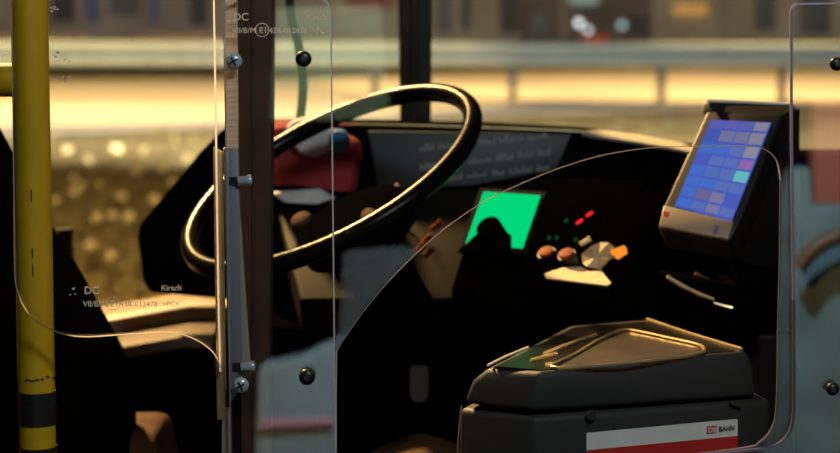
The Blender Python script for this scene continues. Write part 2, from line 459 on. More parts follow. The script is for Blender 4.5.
# left door screen
door = thing('door_screen', P(110, 400, YD), 'clear door screen with a wavy lower edge at left', 'screen')
low = spline([(13.5, 262), (15, 285), (21, 303), (33, 320), (50, 330), (68, 336), (90, 337.5), (120, 335.5), (150, 333.5), (172, 333), (190, 338), (206, 347), (216, 358), (221, 372)], 5)
pane('clear_pane', [(10, -70), (13, 200)] + low + [(219, 300), (216, 100), (213, -70)], YD, .007, door, M['edge'], .0017)
def marking(parent, px, py, Y, tail):
    text('logo_marking', 'DC', px, py, 9, Y, M['engrave'], parent, bold=.0003)
    text('maker_marking', 'Kirsch', px + (66 if not tail else 77), py - (1 if tail else 0.5), 7, Y, M['engrave'], parent)
    text('approval_marking', 'VII/B/M', px - 1, py + 12.5, 7, Y, M['engrave'], parent)
    text('approval_marking', 'E1', px + 24.5, py + 13, 7.5, Y, M['engrave'], parent)
    text('approval_marking', '43R-012478' + (' >PC<' if tail else ''), px + 35, py + 12.5, 7, Y, M['engrave'], parent)
    b_ = new(); c = P(px + 29, py + 9.8, Y); R = 6.6 * Y / FPX
    tube(b_, [c + Vector((math.cos(t) * R, 0, math.sin(t) * R)) for t in [2 * math.pi * i / 28 for i in range(28)]], .00042, 5, closed=True)
    link('approval_ring', b_, M['engrave'], parent)
def marking2(parent, px, py, Y, kx, ky, tail):
    text('logo_marking', 'DC', px, py, 7.5, Y, M['engrave'], parent, bold=.0001)
    text('maker_marking', 'Kirsch', kx, ky, 5.6, Y, M['engrave'], parent)
    text('approval_marking', 'VII/B/M', px - 1, py + 12.6, 5.6, Y, M['engrave'], parent)
    text('approval_marking', 'E1', px + 26, py + 12.6, 6.0, Y, M['engrave'], parent)
    text('approval_marking', '43R-012478' + ('  >PC<' if tail else ''), px + 36, py + 12.6, 5.4, Y, M['engrave'], parent)
    b_ = new(); c = P(px + 29, py + 9.5, Y); R = 6.6 * Y / FPX
    tube(b_, [c + Vector((math.cos(t) * R, 0, math.sin(t) * R)) for t in [2 * math.pi * i / 28 for i in range(28)]], .0004, 5, closed=True)
    link('approval_ring', b_, M['engrave'], parent)
marking2(door, 84, 294, YD - .0006, 161, 290.5, True)
# small smears of dried water on the pane
for (sx, sy, n) in ((54, 10, 6), (57, 55, 3), (68, 58, 3), (63, 76, 4), (66, 80, 3), (1 + 70, 292, 3)):
    bm = new()
    for k in range(n):
        x, y = sx + random.uniform(-4, 4), sy + random.uniform(-4, 4); c = P(x, y, YD - .0004)
        r = random.uniform(.0006, .0014)
        prism(bm, [c + Vector((r * math.cos(t) * 1.4, 0, r * math.sin(t))) for t in [2 * math.pi * i / 7 for i in range(7)]], Vector((0, .0003, 0)))
    link('smear', bm, M['engrave'], door, sm=False)

# fixed partition with the pay opening
part = thing('partition_screen', P(280, 460, YD), 'clear fixed partition with a curved pay opening beside the ticket printer', 'screen')
arch = spline([(337, 352), (346, 337), (370, 304), (400, 270), (440, 233), (478, 206), (500, 194), (530, 180.5), (560, 168.5), (600, 156.5), (640, 149.5), (680, 147), (720, 147), (752, 147), (767, 151), (777, 162), (780.5, 180)], 5)
right = spline([(780, 250), (778, 330), (776.5, 405), (772, 428), (760, 442), (738, 449), (600, 466)], 5)
pane('clear_pane', [(224, -70), (890, -70), (890, 540), (560, 540), (420, 540), (336, 540)][:3] + [(600, 540)] + right[::-1] + arch[::-1] + [(336.5, 400), (337, 540), (231, 540)], YD, .007, part, M['edge2'], .001)
# narrow cover strip
YS = YD - .0075
strip_ol = [(232, 540), (223, 26), (223.5, 14)] + spline([(223.5, 14), (227, 3), (237, -3)], 4) + spline([(318, -3), (328, 3), (331, 14)], 4) + [(331.5, 30), (337, 540)]
strip_o = pane('cover_strip', strip_ol, YS, .007, part, M['edge2'], .0014)
tag(strip_o, 'narrow clear cover strip with four screws')
screw(234, 61, YS, 8.2, strip_o, M['chrome'], True, 'silver cross head screw')
screw(303.5, 59, YS, 8.0, strip_o, M['bolt'], False, 'black screw')
screw(241, 385, YS, 8.0, strip_o, M['chrome'], True, 'silver cross head screw')
screw(307, 377, YS, 8.2, strip_o, M['bolt'], False, 'black screw')
marking2(strip_o, 233, 20.5, YS - .0006, 306, 20, True)
# right cover strip, J shaped
j_ol = spline([(797, 3), (791.5, 8), (790.5, 20)], 4) + [(791, 150), (793, 300)] + spline([(793.5, 405), (791, 427), (783, 440), (770, 447), (748, 450)], 5) + [(640, 465), (640, 540), (890, 540), (890, 2)]
strip_r = pane('cover_strip', j_ol, YS, .007, part, M['edgeviolet'], .0024)
tag(strip_r, 'wide clear cover strip at the right end')
screw(836.5, 64, YS, 6.8, strip_r, M['bolt'], False, 'black screw')
screw(832.5, 389, YS, 6.8, strip_r, M['bolt'], False, 'black screw')
# hinge bar
hinge = thing('hinge_bar', P(232, 400, YD), 'grey metal hinge bar between door screen and partition', 'hinge')
bm = new(); prism(bm, [P(223, 148, YS + .016), P(238, 148, YS + .016), P(243, 385, YS + .016), P(229, 405, YS + .016)], Vector((0, .018, 0)))
prism(bm, [P(226, 150, YS + .0148), P(229, 150, YS + .0148), P(233, 395, YS + .0148), P(230, 395, YS + .0148)], Vector((0, .003, 0)))
link('bar', bm, M['alu'], hinge, bev=.0008, seg=2)
bm = new(); prism(bm, [P(213, 147, YS + .020), P(222, 152, YS + .020), P(226, 420, YS + .020), P(217, 420, YS + .020)], Vector((0, .012, 0)))
tag(link('edge_profile', bm, M['brass'], hinge, bev=.001, seg=2), 'brass toned edge profile')
bm = new(); prism(bm, [P(225, -60, YS + .016), P(236, -60, YS + .016), P(238, 148, YS + .016), P(225, 148, YS + .016)], Vector((0, .012, 0)))
tag(link('sawn_strip', bm, M['sawn'], hinge), 'beige strip with fine saw marks')
bm = new(); prism(bm, [P(239, 200, YS + .018), P(251, 377, YS + .018), P(240, 377, YS + .018)], Vector((0, .008, 0)))
tag(link('wedge_plate', bm, M['wedge'], hinge, bev=.0006, seg=1), 'pale wedge plate')
bm = new(); prism(bm, [P(222, 408, YS + .020), P(229, 408, YS + .020), P(231, 520, YS + .020), P(222, 520, YS + .020)], Vector((0, .010, 0)))
link('lower_profile', bm, M['wedge'], hinge, bev=.001, seg=2)
for (x, y) in ((238, 181), (241, 367)):
    bm = new(); a = P(x, y, YS + .012); e = P(x + 14, y - 1, YS + .012)
    rings = []
    u = (e - a).normalized(); w = Vector((0, 1, 0)); v = u.cross(w)
    for (t, r) in ((0, .005), (.6, .0055), (.8, .0064), (.95, .0056), (1.0, .003), (1.03, .001)):
        rings.append([a + (e - a) * t + (w * math.cos(q) + v * math.sin(q)) * r for q in [2 * math.pi * i / 18 for i in range(18)]])
    loft(bm, rings); tag(link('hinge_pin', bm, M['chrome'], hinge), 'shiny domed steel pin')
    bm = new(); prism(bm, [P(x - 9, y - 4, YS + .0135), P(x + 1, y - 4, YS + .0135), P(x + 1, y + 4, YS + .0135), P(x - 9, y + 4, YS + .0135)], Vector((0, .004, 0)))
    link('pin_block', bm, M['tape'], hinge, bev=.0005, seg=1)
bm = new(); ol = spline([(214, 362), (217, 359), (222, 372), (229, 395), (228, 412), (223, 410), (218, 392)], 4, closed=True)
prism(bm, [P(x, y, YS + .034) for x, y in ol], Vector((0, .01, 0))); tag(link('rubber_stop', bm, M['tape'], hinge, bev=.001, seg=2), 'black rubber stop')

# dark post behind the strip
bm = new(); prism(bm, [P(232, -560, 2.62), P(277, -560, 2.62), P(268, 620, 2.62), P(243, 620, 2.62)], Vector((0, .05, 0)))
prism(bm, [P(249, -560, 2.617), P(252, -560, 2.617), P(255, 620, 2.617), P(252.5, 620, 2.617)], Vector((0, .01, 0)))
o = link('partition_post', bm, M['post'], bev=.003)
dz = min((v.co.z for v in o.data.vertices))
for v in o.data.vertices:
    if v.co.z < .4: v.co.z = 0.0
tag(o, 'dark brown upright post behind the narrow clear strip', 'post')

# ================================================================ DRIVER'S PLACE
# seat
seat = thing('driver_seat', (P(40, 400, 2.8).x, 2.8, 0), 'black high backed driver seat behind the yellow pole', 'seat')
bk = spline([(0, 125), (27, 175), (52, 223), (77, 262), (104, 310), (124, 347), (135, 385), (138, 420), (134, 470), (120, 520)], 4)
bm = new()
yc = [2.62, 2.66, 2.84, 3.02, 3.06]; sc = [.9, .985, 1.0, .985, .9]
base = [(-75, 15), (-40, 55)] + bk + [(60, 540), (-60, 540)]
cx, cy = 20, 330
rings = []
for Y, s in zip(yc, sc):
    k = 2.72 / Y
    ring = []
    for x, y in base:
        q = P(x, y, 3.02); c = P(cx, cy, 3.02); w = c + (q - c) * s
        ring.append(Vector((w.x, Y, w.z)))
    rings.append(ring)
loft(bm, rings); link('backrest', bm, M['seatcloth'], seat)
Yc = 3.1
bm = new()
cus = spline([(336, 470), (365, 453), (385, 442), (402, 435), (425, 431), (448, 436), (462, 450), (470, 475), (460, 520), (400, 530), (340, 520)], 4, closed=True)
rings = [[(lambda q, c: Vector((c.x + (q.x - c.x) * s, Y, c.z + (q.z - c.z) * s)))(P(x, y, 3.12), P(405, 490, 3.12)) for x, y in cus] for Y, s in ((2.93, .88), (2.95, .96), (2.98, 1.0), (3.1, 1.0), (3.14, .9))]
loft(bm, rings); tag(link('seat_cushion', bm, M['tan'], seat), 'brown leather front of the seat cushion')
bm = new()
rings = [[Vector((P(x, 0, 3.14).x, Y, P(0, y, 3.14).z)) for x, y in ((100, 411 + d), (150, 410 + d), (162, 412 + d), (167, 425), (173, 453), (178, 540), (100, 540))] for Y, d in ((2.95, 4), (2.98, 1), (3.0, 0), (3.12, 0), (3.15, 3))]
loft(bm, rings); tag(link('side_bolster', bm, M['tan'], seat, bev=.006), 'tan leather side bolster')
bm = new(); box(bm, -.62, .05, 2.85, 3.15, .34, P(0, 520, 3.0).z + .01); link('seat_pan', bm, M['black'], seat, bev=.01)
bm = new(); cyl(bm, (-.3, 3.0, .0), (-.3, 3.0, .36), .09, 24); link('pedestal', bm, M['black'], seat)

# dashboard (far cowl against the window)
dash = thing('dashboard', (P(420, 200, 3.5).x, 3.5, 0), 'black dashboard with green display and warning lamps below the side window', 'dashboard')
ol = [(137, 238), (139, 226), (150, 212), (200, 152), (222, 130), (238, 125), (330, 124), (470, 127), (590, 133), (692, 149), (800, 156), (1500, 160), (1500, 560), (330, 560), (315, 335), (250, 302), (150, 293), (143, 283)]
bm = new(); prism(bm, [P(x, y, 3.47) for x, y in ol], Vector((0, .17, 0)))
for v in bm.verts:
    if v.co.z < .35: v.co.z = 0
link('dash_body', bm, M['dash'], dash, bev=.008)
bm = new()
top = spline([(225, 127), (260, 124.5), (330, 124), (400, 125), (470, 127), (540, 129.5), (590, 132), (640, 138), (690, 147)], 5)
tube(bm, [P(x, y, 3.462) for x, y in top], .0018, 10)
tag(link('top_glint', bm, M['gold_glint'], dash), 'painted highlight along the top edge')  # gold tube stands for the highlight on the dash edge
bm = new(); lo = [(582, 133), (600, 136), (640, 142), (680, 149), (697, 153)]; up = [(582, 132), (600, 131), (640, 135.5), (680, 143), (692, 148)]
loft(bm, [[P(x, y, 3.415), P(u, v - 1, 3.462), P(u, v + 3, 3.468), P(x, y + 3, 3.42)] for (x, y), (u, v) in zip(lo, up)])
tag(link('ledge', bm, M['trim'], dash, bev=.001), 'pale ledge added as the highlight on the dash top')  # ledge added in near-white to paint a bright highlight
# instrument cowl, a sloping shelf tinted olive to paint the warm glow
bm = new()
prism(bm, [P(275, 203, 3.40), P(360, 190, 3.40), P(470, 188, 3.40), P(520, 205, 3.36), P(505, 300, 3.16), P(300, 300, 3.16)], Vector((0, .05, -.06)))
link('instrument_cowl', bm, M['olive'], dash, bev=.006)
bm = new()
for i, (x, y) in enumerate(((385, 188), (397, 186), (392, 195), (405, 193), (398, 200), (398, 207))):
    c = P(x, y, 3.33); bmesh.ops.create_uvsphere(bm, u_segments=10, v_segments=8, radius=.0035, matrix=Matrix.Translation(c))
link('pilot_lamps', bm, M['palecloth'], dash)
for (x, y) in ((427, 240), (437, 226), (421, 248), (429, 253)):
    bm = new(); c = P(x, y, 3.16); u = Vector((.012, -.01, .012)) ; prism(bm, [c - u * .6 + Vector((-.003, 0, .003)), c + u * .6 + Vector((-.003, 0, .003)), c + u * .6 + Vector((.003, 0, -.003)), c - u * .6 + Vector((.003, 0, -.003))], Vector((0, .01, 0)))
    link('rocker_button', bm, M['cap'], dash, bev=.0008, seg=1)

# steering wheel
wheel = thing('steering_wheel', P(333, 172, 3.0), 'large black steering wheel with light catching its rim', 'steering wheel')
wc = P(330, 178, 3.0)
ax = CR @ Vector((-.418, .815, .400)); ax.normalize()
maj = CR @ Vector((.891, .454, 0)); maj = (maj - ax * maj.dot(ax)).normalized(); mnr = ax.cross(maj)
R = 157 * 3.0 / FPX
bm = new(); tube(bm, [wc + (maj * math.cos(t) + mnr * math.sin(t)) * R for t in [2 * math.pi * i / 96 for i in range(96)]], .0135, 18, closed=True)
link('rim', bm, M['rim'], wheel)
hub = wc - ax * .075
bm = new()
loft(bm, [[hub + ax * h + (maj * math.cos(t) * 1.15 + mnr * math.sin(t)) * r for t in [2 * math.pi * i / 32 for i in range(32)]] for h, r in ((-.05, .05), (-.03, .075), (0, .078), (.012, .07), (.018, .05))])
h_o = link('hub', bm, M['black'], wheel)
for t in (math.radians(215), math.radians(-35)):
    d = maj * math.cos(t) + mnr * math.sin(t); s = ax.cross(d)
    bm = new(); rings = []
    for f, w, h in ((.28, .024, -.07), (.55, .019, -.058), (.8, .015, -.03), (.97, .012, -.002)):
        c = wc + d * R * f + ax * h
        rings.append([c + s * w + ax * .005, c - s * w + ax * .005, c - s * w - ax * .005, c + s * w - ax * .005])
    loft(bm, rings); link('spoke', bm, M['black'], wheel, bev=.002)
bm = new(); cyl(bm, hub - ax * .05, hub - ax * .35, .045, 24, .06); link('column', bm, M['black'], wheel)
for (x, y, w) in ((301, 220, 12), (369, 216, 9)):
    c = P(x, y, 2.97)
    bm = new(); bmesh.ops.create_uvsphere(bm, u_segments=18, v_segments=12, radius=1.0)
    for v in bm.verts: v.co = c + maj * v.co.x * w * .0013 + mnr * v.co.y * .022 + ax * v.co.z * .008
    tag(link('hub_light_patch', bm, M['tan'], wheel), 'beige patch standing for light on the hub')  # tan blobs paint the lamplit spots of the dark hub

# red bag with strap and cloths lying on the cowl
bag = thing('shoulder_bag', P(310, 195, 3.33), 'red bag hanging on a dark strap behind the wheel', 'bag')
def pillow(name, ol, Y, d, m, parent=None, ins=.86):
    b_ = new(); cx = sum(p[0] for p in ol) / len(ol); cy = sum(p[1] for p in ol) / len(ol)
    rings = []
    for t, s in ((0, ins), (.18, .96), (.5, 1), (.82, .96), (1, ins)):
        rings.append([P(cx + (x - cx) * s, cy + (y - cy) * s, Y) + Vector((0, d * t, 0)) for x, y in ol])
    loft(b_, rings); return link(name, b_, m, parent)
pillow('bag_body', spline([(264, 130), (280, 122), (320, 126), (352, 138), (361, 150), (358, 180), (352, 196), (320, 192), (285, 188), (266, 186), (262, 160)], 3, closed=True), 3.36, .08, M['redbag'], bag)
bm = new(); stp = spline([(262, -560), (280, -150), (290, 5), (295, 30), (301, 60), (303, 85), (301, 112), (298, 126)], 5)
for i in range(len(stp) - 1):
    (x, y), (x2, y2) = stp[i], stp[i + 1]
    prism(bm, [P(x - 4.5, y, 3.37), P(x + 4.5, y, 3.37), P(x2 + 4.5, y2, 3.37), P(x2 - 4.5, y2, 3.37)], Vector((0, .004, 0)))
bmesh.ops.remove_doubles(bm, verts=bm.verts, dist=1e-5)
tag(link('strap', bm, M['strap'], bag), 'dark green strap')
o = pillow('cloth', spline([(286, 128), (300, 118), (322, 122), (334, 134), (330, 150), (312, 157), (296, 150)], 4, closed=True), 3.335, .024, M['palecloth']); tag(o, 'pale crumpled cloth on top of the red bag', 'cloth')
o = pillow('cloth', spline([(331, 132), (343, 130), (350, 140), (346, 151), (336, 153), (328, 146)], 4, closed=True), 3.33, .028, M['bluecloth']); tag(o, 'small blue cloth hanging over the red bag', 'cloth')
o = pillow('book', [(268, 193), (320, 189), (336, 199), (318, 205), (282, 203)], 3.325, .03, M['palecloth']); tag(o, 'pale blue booklet lying below the red bag', 'booklet')

# dark board standing in for a reflected sign
nb = thing('sign_reflection_board', P(460, 185, 3.42), 'dark teal board painting the reflection of a sign with white lines', 'sign')
pl = Plane((372, 132, 3.43), (570, 134, 3.43), (395, 187, 3.41))
bm = new(); prism(bm, [pl.at(368, 131), pl.at(572, 134), pl.at(556, 170), pl.at(470, 186), pl.at(378, 188)], Vector((0, .012, 0))); link('board', bm, M['board'], nb, bev=.002)
for (x0, y0, x1, y1, h) in ((420, 148, 556, 134, 7), (420, 167, 552, 151, 7), (445, 178, 550, 167, 6)):
    bm = new(); x = x0
    while x < x1 - 8:
        w = random.uniform(9, 26); xe = min(x + w, x1)
        ya = y0 + (y1 - y0) * (x - x0) / (x1 - x0); yb = y0 + (y1 - y0) * (xe - x0) / (x1 - x0)
        k = x
        while k < xe - 1.5:
            yy = ya + (yb - ya) * (k - x) / max(1, xe - x); hh = h * random.choice((.55, .55, .75, 1))
            prism(bm, [pl.at(k, yy + h * .5, .001), pl.at(k + 1.5, yy + h * .5, .001), pl.at(k + 1.5, yy + h * .5 - hh, .001), pl.at(k, yy + h * .5 - hh, .001)], Vector((0, .001, 0)))
            k += 2.6
        x = xe + random.uniform(3, 5)
    link('lettering', bm, M['boardtext'], nb, sm=False)

# ---- control console
con = dash
cpl = Plane((484, 192, 3.10), (541, 196, 3.058), (466, 244, 3.062))
ol = [(452, 285), (462, 252), (483, 186), (545, 178), (640, 180), (668, 205), (650, 300), (600, 320), (520, 312)]
bm = new(); prism(bm, [cpl.at(x, y) for x, y in ol], -cpl.n * .16); link('console_panel', bm, M['black'], con, bev=.004)
bm = new(); prism(bm, [P(x, y, 3.16) for x, y in ((452, 290), (480, 230), (700, 200), (800, 210), (800, 620), (430, 620))], Vector((0, .2, 0)))
for v in bm.verts:
    if v.co.z < .35: v.co.z = 0
link('pedestal', bm, M['black'], con, bev=.01)
bm = new(); prism(bm, [cpl.at(x, y, .002) for x, y in ((484, 192), (541, 196), (523, 249), (466, 244))], -cpl.n * .004)
tag(link('display', bm, emit('green_display', (0.0, .72, .2), .95), con), 'glowing green display')
bm = new(); prism(bm, [cpl.at(x, y, .0012) for x, y in ((480, 188), (546, 192), (526, 254), (460, 249))], -cpl.n * .004)
link('display_frame', bm, M['comp'], con)
k = cpl.at(497, 240, .002); k2 = cpl.at(496, 237, .032)
bm = new(); cyl(bm, k, k2, .0185, 28); cyl(bm, k, k2 + (k2 - k) * .05, .015, 28)
link('rotary_knob', bm, M['black'], con, bev=.001)
bm = new(); prism(bm, [cpl.at(x, y, .006) for x, y in ((458, 254), (486, 228), (512, 236), (512, 252), (500, 262))], -cpl.n * .005); link('knob_plate', bm, M['black'], con, bev=.001)
for (x, y) in ((589.5, 214.5), (579.5, 222)):
    bm = new(); u = 4.4; prism(bm, [cpl.at(x + a, y + b, .002) for a, b in ((-3.8, 1.8), (-2.6, 2.9), (.8, 1.2), (3.8, -1.2), (3.8, -2.6), (2.1, -3), (-1.5, -.8))], -cpl.n * .003)
    tag(link('warning_lamp', bm, emit('red_led', (1, .02, .03), .95), con), 'lit red warning lamp')
for (x, y) in ((566.5, 221), (549, 238), (557, 238), (576, 240)):
    bm = new(); bmesh.ops.create_uvsphere(bm, u_segments=10, v_segments=6, radius=.0035, matrix=Matrix.Translation(cpl.at(x, y, .001)))
    tag(link('pilot_lamp', bm, emit('dim_green_led', (.01, .06, .025), .6), con), 'dim green pilot lamp')
bm = new(); prism(bm, [cpl.at(x, y, .004) for x, y in ((579, 244), (582, 247), (592, 241), (590, 237))], -cpl.n * .004); tag(link('glint_chip', bm, M['cream'], con, bev=.001), 'cream chip standing for a pale glint')  # cream chip paints a small glint on the console
bm = new(); prism(bm, [cpl.at(x, y, .012) for x, y in ((613, 254), (627, 249), (628, 254), (619, 260), (614, 258))], -cpl.n * .01); tag(link('indicator_lamp', bm, emit('orange_indicator', (1, .3, .02), 1.0), con), 'lit orange indicator')
for (x, y, rx) in ((551, 259, 9.5), (571, 261, 9.5)):
    bm = new(); a = cpl.at(x, y + 6, .0); b = cpl.at(x, y, .02)
    cyl(bm, a, b, rx * 3.0 / FPX, 24); o = link('push_button', bm, M['bolt'], con)
    bm = new(); cyl(bm, b + (b - a) * -.02, b + (b - a).normalized() * .004, rx * .82 * 3.0 / FPX, 24); link('button_cap', bm, M['cap'], o, bev=.0012)
# paper slips
yq = cpl.at(577, 268).y
lp = Plane((545, 277, yq - .06), (610, 286, yq - .085), (590, 262, yq + .02))
bm = new(); prism(bm, [lp.at(x, y) for x, y in ((541, 274), (543, 281), (609, 289), (614, 285), (606, 262), (552, 262))], Vector((0, 0, -.02))); link('slip_tray', bm, M['black'], con)
bm = new(); prism(bm, [lp.at(x, y, .002) for x, y in ((544.5, 275), (546, 279), (607, 286.5), (611, 284), (604, 276), (601, 271), (590, 273), (580, 268), (562, 269), (553, 272))], Vector((0, 0, -.0015)))
o = link('paper_slip', bm, M['cream'], sm=False); tag(o, 'flat cream paper slip lying below the push buttons on the console', 'paper')
bm = new(); V = [bm.verts.new(cpl.at(x, y, l)) for x, y, l in ((583, 256, .006), (595, 252, .018), (602, 245, .008), (613, 249, .02), (622, 254, .006), (612, 264, .016), (601, 271, .006), (590, 271, .014), (584, 265, .006), (599, 260, .012))]
for i in range(9): bm.faces.new((V[i], V[(i + 1) % 9], V[9]))
r = bmesh.ops.extrude_face_region(bm, geom=bm.faces[:])
for v in [g for g in r['geom'] if isinstance(g, bmesh.types.BMVert)]: v.co -= cpl.n * .004
o = link('paper_slip', bm, mat('crumpled_paper', (.5, .4, .25), .7), sm=False); tag(o, 'crumpled cream paper beside the right push button on the console', 'paper')

# ---- onboard computer
Yk = 2.86
pc = thing('onboard_computer', Vector((P(720, 260, Yk).x, Yk, P(720, 262, Yk).z)), 'tilted onboard computer with a glowing blue touch screen', 'computer')
spn = Plane((711, 120, Yk + .04), (771, 123, Yk + .008), (675, 207, Yk - .032))
front = [(707, 110), (783, 113), (738, 226), (729, 241), (658, 228), (663, 206)]
bm = new(); back = -spn.n * .05
prism(bm, [spn.at(x, y, -.001) for x, y in front], back); link('housing', bm, M['comp'], pc, bev=.004)
bm = new(); prism(bm, [spn.at(705, 112, -.002), spn.at(782, 115, -.002), P(797, 107, Yk + .03), P(793, 104, Yk + .06), P(708, 101, Yk + .06)], Vector((0, .03, -.004)))
prism(bm, [spn.at(738, 226, -.004), spn.at(782, 115, -.004), P(800, 108, Yk + .05), P(800, 200, Yk + .05), P(775, 270, Yk + .05), P(735, 262, Yk + .03)], Vector((0, .06, 0)))
link('rear_cover', bm, M['comp'], pc, bev=.003)
bm = new(); tube(bm, [P(707, 100.5, Yk + .058), P(750, 102, Yk + .058), P(795, 104.5, Yk + .058)], .0026, 8); tag(link('top_edge_glint', bm, M['trim'], pc), 'painted highlight on the top edge')  # pale tube drawn as the highlight line of the housing
bm = new(); prism(bm, [spn.at(x, y, .003) for x, y in ((664, 206), (734, 222.5), (728, 240), (659, 227))], -spn.n * .012); bz = link('lower_bezel', bm, M['bezel'], pc, bev=.002); tag(bz, 'warm silver lower bezel')
bm = new(); prism(bm, [spn.at(x, y, .0034) for x, y in ((664, 212), (670, 213.5), (669, 219), (663, 217.5))], -spn.n * .001); link('badge', bm, emit('orange_badge', (.8, .16, .04), .35), bz)
bm = new(); prism(bm, [spn.at(x, y, .0034) for x, y in ((716, 226), (720, 227), (717, 236), (713, 235))], -spn.n * .001); link('badge', bm, mat('violet_badge', (.08, .06, .3), .5), bz)
# touch screen: buttons in rows
scol = [((.07, .11, .5), 1), ((.13, .13, .48), 1), ((.19, .19, .36), 1), ((.27, .25, .36), 1), ((.25, .14, .4), 1), ((.14, .5, .5), 1), ((.15, .13, .28), 1), ((.1, .16, .48), 1), ((.06, .15, .58), 1)]
smats = [emit('screen_tone_%s' % 'abcdefghi'[i], c, .95) for i, (c, p) in enumerate(scol)]
bm = new()
c00, c10, c11, c01 = (711, 120.5), (771, 123.5), (731.5, 221), (675, 206.5)
def uv(u, v, lift=.0025):
    x = (c00[0] * (1 - u) + c10[0] * u) * (1 - v) + (c01[0] * (1 - u) + c11[0] * u) * v
    y = (c00[1] * (1 - u) + c10[1] * u) * (1 - v) + (c01[1] * (1 - u) + c11[1] * u) * v
    return spn.at(x, y, lift)
def cell(u0, u1, v0, v1, mi, lift=.0026):
    f = bm.faces.new([bm.verts.new(uv(*q, lift)) for q in ((u0, v0), (u1, v0), (u1, v1), (u0, v1))]); f.material_index = mi
prism(bm, [uv(0, 0, .0022), uv(1, 0, .0022), uv(1, 1, .0022), uv(0, 1, .0022)], -spn.n * .003)
rows = [(.0, .1, [1, 1, 1, 3]), (.11, .24, [0, 2, 2, 3]), (.25, .38, [8, 8, 7, 3]), (.39, .5, [0, 7, 7, 4]), (.51, .63, [8, 7, 7, 5]), (.64, .75, [8, 8, 7, 7]), (.76, .88, [8, 6, 2, 0]), (.89, .99, [8, 7, 2, 7])]
for v0, v1, cs in rows:
    for i, c in enumerate(cs): cell(i / 4 + .012, (i + 1) / 4 - .008, v0 + .006, v1 - .006, c)
bmesh.ops.recalc_face_normals(bm, faces=[f for f in bm.faces if False])
tag(link('touch_screen', bm, smats, pc, sm=False), 'glowing blue touch screen')
bm = new(); prism(bm, [P(715, 225, Yk + .06), P(775, 225, Yk + .06), P(790, 330, Yk + .06), P(760, 330, Yk + .06), P(740, 280, Yk + .06)], Vector((0, .09, 0))); link('stand', bm, M['black'], pc, bev=.004)

# handset cradle under the computer
cr = thing('handset_cradle', P(700, 315, 2.84), 'glossy black cradle with painted gold glints under the computer', 'cradle')
gl = mat('gloss_black', (.006, .005, .005), .18, spec=.7)
bm = new(); rings = []
for (x, y, w) in ((667, 276, 6), (680, 284, 10), (697, 294, 14), (716, 304, 13), (733, 313, 9)):
    rings.append([P(x, y, 2.83), P(x + 3, y - 3, 2.9), P(x + 6, y + w * .4, 2.92), P(x + 4, y + w, 2.86)])
loft(bm, rings); link('tray', bm, gl, cr, bev=.003)
gold_glint = M['gold_glint']
bm = new(); tube(bm, [P(667, 276.5, 2.825), P(682, 286, 2.825), (P(698, 294, 2.825)), P(714, 299.5, 2.825)], [.003, .0036, .003, .0022], 8); link('upper_glint', bm, gold_glint, cr)  # gold tube drawn as a light streak on the black cradle
bm = new(); tube(bm, [P(695, 273.5, 2.88), P(707, 279, 2.88), P(718, 285, 2.88)], [.0026, .002, .0015], 8); link('rear_glint', bm, gold_glint, cr)
bm = new(); tube(bm, [P(714, 303, 2.825), P(724, 306, 2.825), P(732, 308, 2.825)], [.0015, .002, .0028], 8); link('lower_glint', bm, gold_glint, cr)  # another gold tube painting a streak of light, no separate part
bm = new(); prism(bm, [P(664, 275, 2.86), P(738, 285, 2.86), P(770, 330, 2.86), P(700, 335, 2.86)], Vector((0, .1, 0))); link('bracket', bm, M['black'], cr, bev=.003)

# ---- ticket printer
tp = thing('ticket_printer', Vector((P(620, 450, 2.6).x, 2.6, P(620, 520, 2.6).z)), 'charcoal ticket printer with a red and white sticker in the opening', 'printer')
T = [P(488, 368, 2.50), P(541, 372, 2.45), P(748, 351, 2.56), P(648, 319, 2.84), P(572, 325, 2.80)]
Bm = [P(463, 404, 2.51), P(533, 412, 2.447), P(757, 397, 2.55), None, None]
zseam = (Bm[0].z + Bm[1].z + Bm[2].z) / 3
Bm[3] = Vector((T[3].x + .03, T[3].y + .02, zseam)); Bm[4] = Vector((T[4].x - .03, T[4].y + .02, zseam))
mid = [Vector((t.x * .35 + b.x * .65, t.y * .35 + b.y * .65, t.z * .62 + b.z * .38)) for t, b in zip(T, Bm)]
bm = new(); loft(bm, [Bm, mid, T]); lid = link('lid', bm, M['printer'], tp, bev=.007, seg=4)
cn = sum(T, Vector()) / 5
zb = P(600, 540, 2.5).z
B1 = [P(459, 408, 2.52), P(534, 416, 2.45), P(772, 399, 2.555), Bm[3] + Vector((.02, .03, 0)), Bm[4]]
b2 = [P(456, 510, 2.52), P(538, 530, 2.45), P(772, 505, 2.555), None, None]
b1 = [Vector((p.x, p.y, zseam - .004)) for p in B1]
b1[0].z = B1[0].z; b1[1].z = B1[1].z; b1[2].z = B1[2].z
b2[3] = Vector((b1[3].x, b1[3].y, zb)); b2[4] = Vector((b1[4].x, b1[4].y, zb))
for q in b2: q.z = zb
bm = new(); loft(bm, [b2, b1]); body = link('body', bm, M['printer'], tp, bev=.009, seg=4)
tp.location.z = zb
for ch in tp.children: ch.matrix_basis = tp.matrix_basis.inverted()
